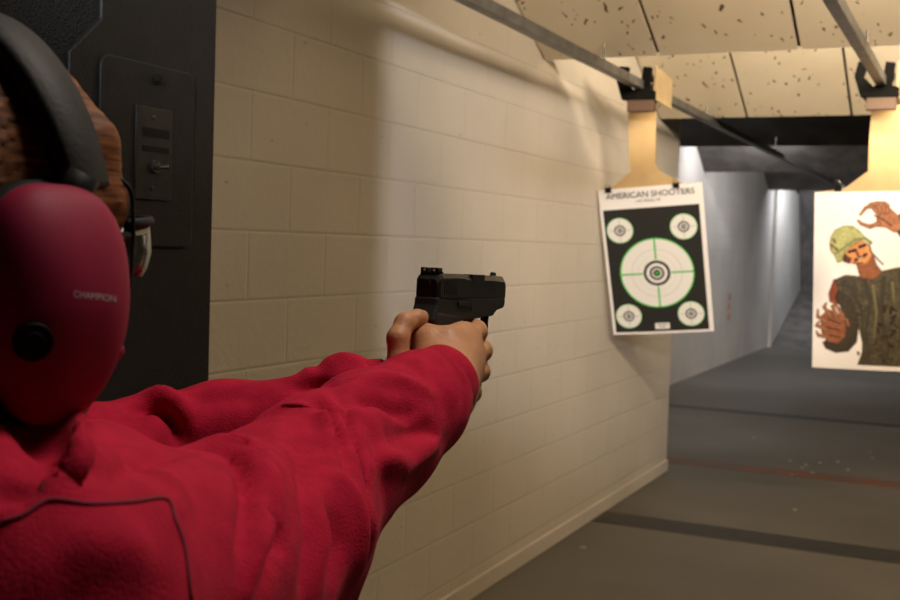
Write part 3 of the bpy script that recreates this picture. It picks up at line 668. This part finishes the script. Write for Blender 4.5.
for s in (-1, 1):
    bm = bmesh.new(); bmesh.ops.create_uvsphere(bm, u_segments=16, v_segments=12, radius=.0115, matrix=Matrix.Translation(HC + [s * .031, .080, .006])); ey = obj('eye', bm, M_eye, person, True)
    bm = bmesh.new(); bmesh.ops.create_uvsphere(bm, u_segments=12, v_segments=8, radius=.0052, matrix=Matrix.Translation(HC + [s * .031, .0885, .006])); ir = obj('iris', bm, M_iris, person, True); ir.parent = ey; ir.matrix_parent_inverse = Matrix()

# hooded sweatshirt ------------------------------------------------------------
def hoodie(P):
    f = chain(P, RC, .012); g = chain(P, LC, .015); ends = []
    for C, v in ((RC, f), (LC, g)):
        a, b = np.array(C[0][0]), np.array(C[1][0]); d = _n(a - b)
        ends.append(np.maximum(v, (P - (a - d * .010)) @ d))
    f, g = ends
    t = ell_sdf(P, (-.505, .36, 1.03), (.185, .125, .30)); t = smin(t, cone_sdf(P, (-.39, .36, 1.245), (-.63, .37, 1.245), .078, .078), .05)
    f = smin(f, t, .04); f = smin(f, g, .03)
    # elbow bag hanging down
    f = smin(f, cone_sdf(P, at_depth(312, 560, .77), at_depth(306, 625, .77), .036, .030), .02)
    # hood collapsed round the neck
    h = smin(ell_sdf(P, (-.49, .30, 1.315), (.115, .065, .055)), cone_sdf(P, (-.405, .36, 1.324), (-.425, .46, 1.314), .042, .036), .03)
    h = smin(h, cone_sdf(P, (-.58, .37, 1.305), (-.56, .46, 1.29), .042, .030), .03)
    f = smin(f, h, .018)
    # neck opening, cuffs
    f = -smin(-f, cone_sdf(P, HC + [0, .0, -.05], (-.49, .42, 1.30), .066, .060), .01)
    return f
hV, hQ = surface(hoodie, (-.78, .14, .74), (-.26, .96, 1.42), .0044)
hV = relax(hV, hQ, 2)
def cast(V, Q, pxs):
    bvh = BVHTree.FromPolygons(V.tolist(), Q.tolist()); out = []
    for px, py in pxs:
        r = ray(px, py); h = bvh.ray_cast(Vector(OC.tolist()), Vector(r.tolist()))
        if h[0] is not None: out.append(np.array(h[0]))
    return out
def fold(V, Q, pxs, amp, wd, taper=True):
    pts = np.array(cast(V, Q, [tuple(p) for p in spline([(x, y) for x, y in pxs], 8)]))
    if len(pts) < 3: return V
    N = normals(V, Q); near = np.where((V > pts.min(0) - 4 * wd).all(1) & (V < pts.max(0) + 4 * wd).all(1))[0]
    D = np.linalg.norm(V[near][:, None] - pts[None], axis=2); j = D.argmin(1); d = D.min(1); s = j / (len(pts) - 1)
    a = amp * np.exp(-(d / wd) ** 2) * ((np.sin(np.pi * np.clip(s * .92 + .04, 0, 1)) ** .6) if taper else 1)
    V = V.copy(); V[near] += N[near] * a[:, None]; return V
FOLDS = [
    ([(262, 418), (275, 412), (293, 407), (314, 410), (326, 425), (330, 452), (336, 478)], .006, .0065),
    ([(272, 404), (290, 398), (314, 398), (332, 408), (340, 432), (343, 458)], -.008, .008),
    ([(358, 405), (370, 430), (382, 470), (388, 505)], -.0025, .012),
    ([(350, 400), (345, 420), (355, 445), (362, 480), (366, 520), (370, 545)], .007, .012),
    ([(342, 392), (352, 405), (362, 430), (374, 460), (380, 500)], -.011, .010),
    ([(330, 470), (345, 500), (352, 540), (350, 590)], .008, .018),
    ([(300, 440), (312, 490), (318, 540), (305, 590)], -.007, .012),
    ([(345, 402), (370, 398), (395, 408), (420, 412)], -.006, .009),
    ([(350, 388), (375, 382), (405, 384), (430, 392)], .005, .011),
    ([(385, 440), (420, 430), (445, 440)], -.005, .012),
    ([(400, 470), (425, 450), (440, 430)], .005, .010),
    ([(440, 352), (454, 364), (463, 385), (462, 412)], -.0022, .004),
    ([(195, 446), (225, 450), (243, 462), (252, 490), (250, 530), (244, 575)], -.006, .008),
    ([(215, 440), (245, 447), (262, 468), (270, 500), (262, 545), (252, 590)], .006, .010),
    ([(255, 455), (276, 480), (284, 515), (274, 560), (262, 598)], -.006, .008),
    ([(100, 470), (103, 458), (112, 455), (116, 466), (108, 475)], .004, .005),
    ([(112, 480), (128, 465), (150, 455), (180, 452)], -.004, .008),
    ([(150, 470), (170, 485), (178, 520)], .003, .012),
    ([(60, 560), (110, 545), (150, 560)], .004, .016),
    ([(226, 440), (245, 436), (262, 446), (272, 462)], -.005, .005),
    ([(335, 505), (342, 545), (332, 592)], -.005, .010),
    ([(372, 470), (385, 460), (410, 462)], .004, .010),
    # far sleeve
    ([(135, 412), (150, 405), (166, 408), (177, 422), (180, 446)], -.010, .009),
    ([(140, 400), (160, 397), (180, 405), (190, 425)], .007, .010),
    ([(300, 378), (318, 368), (340, 360), (362, 358)], .004, .012),
    ([(290, 388), (310, 384), (335, 386)], -.006, .008),
    ([(200, 400), (230, 395), (260, 398)], -.003, .012),
    # hood rim over the shoulder
    ([(50, 412), (63, 425), (70, 445), (66, 468), (50, 486), (10, 505)], .010, .009),
    ([(30, 425), (48, 440), (52, 455), (40, 470), (0, 490)], -.012, .012),
    ([(75, 430), (84, 450), (78, 475)], -.006, .008),
]
for pxs, a, wd in FOLDS: hV = fold(hV, hQ, pxs, a * 1.75, wd * .80)
# low, broad unevenness of heavy fleece
N = normals(hV, hQ); q = hV * 22
un = np.sin(q[:, 0] * 1.3 + np.sin(q[:, 1] * 1.1) * 2) * np.sin(q[:, 1] * .9 + q[:, 2] * 1.2 + np.sin(q[:, 2]) * 1.5)
hV = hV + N * (un * .0013)[:, None]; hV = relax(hV, hQ, 1)
M_fleece = noisy('red_fleece', (0.38, 0.006, 0.030), (0.48, 0.010, 0.042), 60, 0.85, 0.22, 600, spec=0.12, sheen=0.12)
bsdf(M_fleece).inputs['Sheen Roughness'].default_value = 0.4; bsdf(M_fleece).inputs['Sheen Tint'].default_value = (1, .25, .3, 1)
hd = net_mesh('hooded_sweatshirt', [(hV, hQ)], M_fleece, person)
def seam(pxs, r=.0011):
    pts = cast(hV, hQ, [tuple(p) for p in spline(pxs, 10)])
    if len(pts) > 3:
        bm = bmesh.new(); tube(bm, [(p + (OC - p) * .0006).tolist() for p in pts], r, 6); s = obj('seam', bm, M_seam, person, True); s.parent = hd; s.matrix_parent_inverse = Matrix()
def cuff(C, r0, slope):
    a, b = np.array(C[0][0]), np.array(C[1][0]); d = _n(a - b); u = _n(np.cross(d, (0, 0, 1))); v = np.cross(d, u); bm = bmesh.new(); rings = []
    for t, r in ((-.034, r0 + .034 * slope - .0025), (-.030, r0 + .030 * slope + .0008), (-.018, r0 + .018 * slope + .0018), (-.006, r0 + .006 * slope + .0012), (.001, r0 + .0004), (.0035, r0 - .0012), (.0030, r0 - .0032), (-.004, r0 - .0045), (-.03, r0 - .006)):
        rings.append([bm.verts.new((a + d * t + (u * math.cos(k * math.pi / 60) + v * math.sin(k * math.pi / 60)) * (r + .00022 * math.cos(k * math.pi))).tolist()) for k in range(120)])
    for p, q in zip(rings, rings[1:]):
        for k in range(120): bm.faces.new([p[k], p[(k + 1) % 120], q[(k + 1) % 120], q[k]])
    c = obj('cuff', bm, M_fleece, person, True); c.parent = hd; c.matrix_parent_inverse = Matrix()
cuff(RC, RC[0][1], .21); cuff(LC, LC[0][1], .25)
M_seam = mat('seam_thread', (0.22, 0.008, 0.03), 0.9)
seam([(2, 522), (25, 514), (50, 500), (90, 504), (130, 502), (166, 499), (176, 522), (185, 550), (191, 600)], .0012)

# trousers and shoes (below the frame)
def jeans(P):
    f = ell_sdf(P, (-.50, .375, .84), (.165, .115, .12))
    for s, fx, fy in ((-1, -.62, .50), (1, -.39, .33)):
        f = smin(f, chain(P, [((-.50 + s * .07, .38, .84), .088), (((-.50 + s * .07 + fx) / 2, (.43 + fy) / 2, .47), .068), ((fx, fy, .12), .055)], .03), .02)
    return f
jv = surface(jeans, (-.72, .2, .05), (-.28, .62, 1.0), .01); net_mesh('jeans', [(relax(*jv, 1), jv[1])], noisy('denim', (.03, .04, .08), (.05, .07, .12), 40, .8), person)
for fx, fy in ((-.62, .50), (-.39, .33)):
    def shoe(P, fx=fx, fy=fy):
        f = smin(ell_sdf(P, (fx, fy + .09, .045), (.045, .10, .045)), ell_sdf(P, (fx, fy - .005, .06), (.038, .06, .065)), .03)
        return np.maximum(f, .001 - P[..., 2])
    sv = surface(shoe, (fx - .08, fy - .1, -.02), (fx + .08, fy + .22, .15), .006); net_mesh('shoe', [sv], M_plasticblk, person)

# hair ---------------------------------------------------------------------
def hair(P):
    c = HC + np.array([0, -.012, .022])
    f = ell_sdf(P, c, (.0765, .098, .092)); q = P - c
    f = smin(f, ell_sdf(P, HC + [0, -.075, -.05], (.055, .045, .07)), .03)
    th = np.arctan2(q[..., 2] + .02, q[..., 1] + .12)
    f = f + .0010 * np.sin(th * 110 + 5 * np.sin(q[..., 0] * 60)) + .0006 * np.sin(th * 210 + q[..., 0] * 90)
    face = ell_sdf(P, HC + [0, .085, -.055], (.062, .085, .105))
    f = np.maximum(f, -face)
    f = smin(f, chain(P, [(HC + [0, -.10, -.02], .022), (HC + [.0, -.145, -.05], .030), (HC + [.0, -.15, -.13], .026), (HC + [0, -.135, -.20], .010)], .01), .01)
    for s in (-1, 1):   # locks falling at the temple
        f = smin(f, chain(P, [(HC + [s * .030, .030, .088], .012), (HC + [s * .053, .040, .058], .012), (HC + [s * .060, .043, .025], .010), (HC + [s * .062, .038, .0], .006)], .01), .012)
    return f
hv = surface(hair, (-.61, .22, 1.22), (-.37, .56, 1.60), .0028)
m = mat('auburn_hair', (.30, .11, .03), .6, spec=.2)
g = nd(m, 'ShaderNodeNewGeometry'); mp = nd(m, 'ShaderNodeMapping'); mp.inputs['Scale'].default_value = (110, 40, 420); n_ = nd(m, 'ShaderNodeTexNoise', Scale=1.0, Detail=3.0)
r = nd(m, 'ShaderNodeValToRGB'); r.color_ramp.elements[0].color = (.07, .024, .009, 1); r.color_ramp.elements[1].color = (.25, .085, .025, 1); r.color_ramp.elements[0].position = .35; r.color_ramp.elements[1].position = .65
lk(m, g, 'Position', mp, 'Vector'); lk(m, mp, 0, n_, 'Vector'); lk(m, n_, 'Fac', r, 'Fac'); lk(m, r, 'Color', bsdf(m), 'Base Color')
net_mesh('hair', [(relax(*hv, 1), hv[1])], m, person)

# ------------------------------------------------------------------ ear defenders
ears = empty('ear_defenders', (-.487, .41, 1.36), 'pink ear defenders with a wide black headband worn over auburn hair', 'ear defenders')
M_pink = mat('pink_plastic', (0.27, 0.010, 0.045), 0.6, spec=0.2)
def cup_fn(c, s):
    def fn(P):
        q = P - c; q = q * np.array([s, 1, 1])
        z = q[..., 2]; tz = np.clip(-z / .058, 0, 1)
        y = q[..., 1] / (.041 * (1 - .30 * tz ** 2)); x = q[..., 0] / (.027 - .006 * tz); z = z / .0565
        k = (np.abs(y) ** 3.1 + np.abs(z) ** 2.5 + 1e-9); k = (k ** (2 / 2.6) + np.abs(x) ** 2) ** .5
        return np.maximum((k - 1) * .03, -q[..., 0] - .006)
    return fn
for s in (1, -1):
    c = np.array([-.394 if s > 0 else -.580, .398, 1.4155])
    cv = surface(cup_fn(c, s), c - .075, c + .075, .0016); cup = net_mesh('ear_cup', [(relax(*cv, 2), cv[1])], M_pink, ears)
    if s > 0: cupV = (relax(*cv, 2), cv[1])
    bm = bmesh.new(); ring = []
    for k in range(36):
        t = 2 * math.pi * k / 36; ring.append((c[0] - s * .013, c[1] + .037 * math.cos(t), c[2] + .048 * math.sin(t)))
    tube(bm, ring + ring[:2], .011, 10, False); obj('ear_cushion', bm, M_plasticblk, ears, True)
# pivot cap, lettering and latch knob on the near cup
cb = BVHTree.FromPolygons(cupV[0].tolist(), cupV[1].tolist())
def cup_hit(px, py):
    h = cb.ray_cast(Vector(OC.tolist()), Vector(ray(px, py).tolist())); return h[0], h[1]
p, nn = cup_hit(33, 342)
if p is not None:
    if nn.dot(Vector(ray(33, 342).tolist())) > 0: nn = -nn
    bm = bmesh.new(); cyl(bm, p, nn, .0088, .003, 28); cyl(bm, p + nn * .001, nn, .005, .003, 20); obj('pivot_cap', bm, M_plasticblk, ears, bevel=.0006)
p = Vector(at_depth(112, 350, .575).tolist()); bm = bmesh.new(); bmesh.ops.create_uvsphere(bm, u_segments=20, v_segments=14, radius=.0062, matrix=Matrix.Translation(p)); obj('latch_knob', bm, M_pink, ears, True)
# curved lettering
cu = bpy.data.curves.new('t', 'FONT'); cu.body = 'CHAMPION'; cu.size = 1; tmp = bpy.data.objects.new('t', cu); COL.objects.link(tmp); bpy.context.view_layer.update()
me = bpy.data.meshes.new_from_object(tmp.evaluated_get(bpy.context.evaluated_depsgraph_get())); bpy.data.objects.remove(tmp); me.name = 'lettering'
xs = [v.co.x for v in me.vertices]; x0, x1 = min(xs), max(xs)
for v in me.vertices:
    a = (v.co.x - x0) / (x1 - x0); h = v.co.y; h_, n1 = cup_hit(74 + 42 * a, 297 + 5 * a - 9.5 * h)
    if h_ is not None: v.co = h_ + (Vector(OC.tolist()) - h_).normalized() * .0006
lo_ = link('lettering', me, mat('letter_white', (.50, .42, .45), .5), ears); unparent_fix(lo_)
# headband: padded band in an arc over the head
def strap(name, ctr, wdir, wd, th, m):
    bm = bmesh.new(); pts = [Vector(p) for p in spline(ctr, 8)]; rings = []
    for i, p in enumerate(pts):
        d = (pts[min(i + 1, len(pts) - 1)] - pts[max(i - 1, 0)]).normalized(); w_ = Vector(wdir); w_ = (w_ - d * w_.dot(d)).normalized(); n2 = d.cross(w_)
        ww = wd[0] + (wd[1] - wd[0]) * abs(2 * i / (len(pts) - 1) - 1) ** 2
        rings.append([bm.verts.new(p + w_ * (a * ww / 2) + n2 * (b * th / 2)) for a, b in ((-1, -.5), (-.85, -1), (.85, -1), (1, -.5), (1, .5), (.85, 1), (-.85, 1), (-1, .5))])
    for a, b in zip(rings, rings[1:]):
        for k in range(8): bm.faces.new([a[k], a[(k + 1) % 8], b[(k + 1) % 8], b[k]])
    bm.faces.new(rings[0][::-1]); bm.faces.new(rings[-1]); return obj(name, bm, m, ears, True)
BT = [(HC[0] + .091 * math.cos(math.radians(t)), .426 - .012 * math.sin(math.radians(t)), 1.440 + .118 * math.sin(math.radians(t))) for t in range(15, 166, 10)]
M_band = noisy('band_vinyl', (0.014, 0.013, 0.013), (0.018, 0.016, 0.016), 60, .6, .08, 300, spec=.3)
strap('headband', BT, (0, 1, 0), (.036, .026), .013, M_band)
for sgn in (1, -1):
    bm = bmesh.new(); tube(bm, [(HC[0] + sgn * (.0915 - .004 * k), .418 - .004 * k, 1.478 - .010 * k) for k in range(5)], .009, 10); obj('cup_arm', bm, M_plasticblk, ears, True)
bm = bmesh.new(); tube(bm, [p.tolist() for p in spline([at_depth(96, 158, .59), at_depth(116, 176, .60), at_depth(131, 191, .605), at_depth(133, 215, .605), at_depth(133, 245, .605), at_depth(130, 285, .60), at_depth(118, 330, .595)], 6)], .0012, 8); obj('wire_yoke', bm, M_plasticblk, ears, True)
bm = bmesh.new(); tube(bm, [(2 * HC[0] - p[0], p[1], p[2]) for p in spline([at_depth(96, 158, .59), at_depth(131, 191, .605), at_depth(133, 245, .605), at_depth(118, 330, .595)], 6)], .0012, 8); obj('wire_yoke', bm, M_plasticblk, ears, True)

# ------------------------------------------------------------------ safety glasses
gl = empty('safety_glasses', (-.487, .53, 1.44), 'dark safety glasses whose hinge and lens edge show past the ear defenders', 'glasses')
M_lens = mat('smoke_lens', (.05, .055, .03), .08, spec=.6); bsdf(M_lens).inputs['Transmission Weight'].default_value = .35
def wrap(zs, x_side=.068):
    out = []
    for k in range(25):
        t = math.radians(-88 + 176 * k / 24); out.append((HC[0] + x_side * math.sin(t), HC[1] + .048 + .062 * math.cos(t), 0))
    return out
bm = bmesh.new(); prof = wrap(0); rows = []
for z, inset in ((1.454, .0), (1.448, .001), (1.440, .002), (1.432, -.001), (1.428, -.004)):
    rows.append([bm.verts.new((HC[0] + (x - HC[0]) * (1 + inset * 3), y + inset, z + ((z - 1.441) * .3 * (1 - abs(2 * i / 24 - 1) ** 2)))) for i, (x, y, _) in enumerate(prof)])
for a, b in zip(rows, rows[1:]):
    for i in range(24): bm.faces.new([a[i], a[i + 1], b[i + 1], b[i]])
lo2 = obj('lens', bm, M_lens, gl, True); sm = lo2.modifiers.new('s', 'SOLIDIFY'); sm.thickness = .002
bm = bmesh.new(); tube(bm, [(x, y, 1.455 + .004 * (1 - abs(2 * i / 24 - 1) ** 2)) for i, (x, y, _) in enumerate(prof)], .0028, 8); obj('brow_bar', bm, M_plasticblk, gl, True)
for s in (-1, 1):
    bm = bmesh.new(); tube(bm, [(HC[0] + s * .069, HC[1] + .050, 1.448), (HC[0] + s * .077, HC[1] + .0, 1.446), (HC[0] + s * .079, HC[1] - .03, 1.440)], .003, 8); obj('temple', bm, M_plasticblk, gl, True)
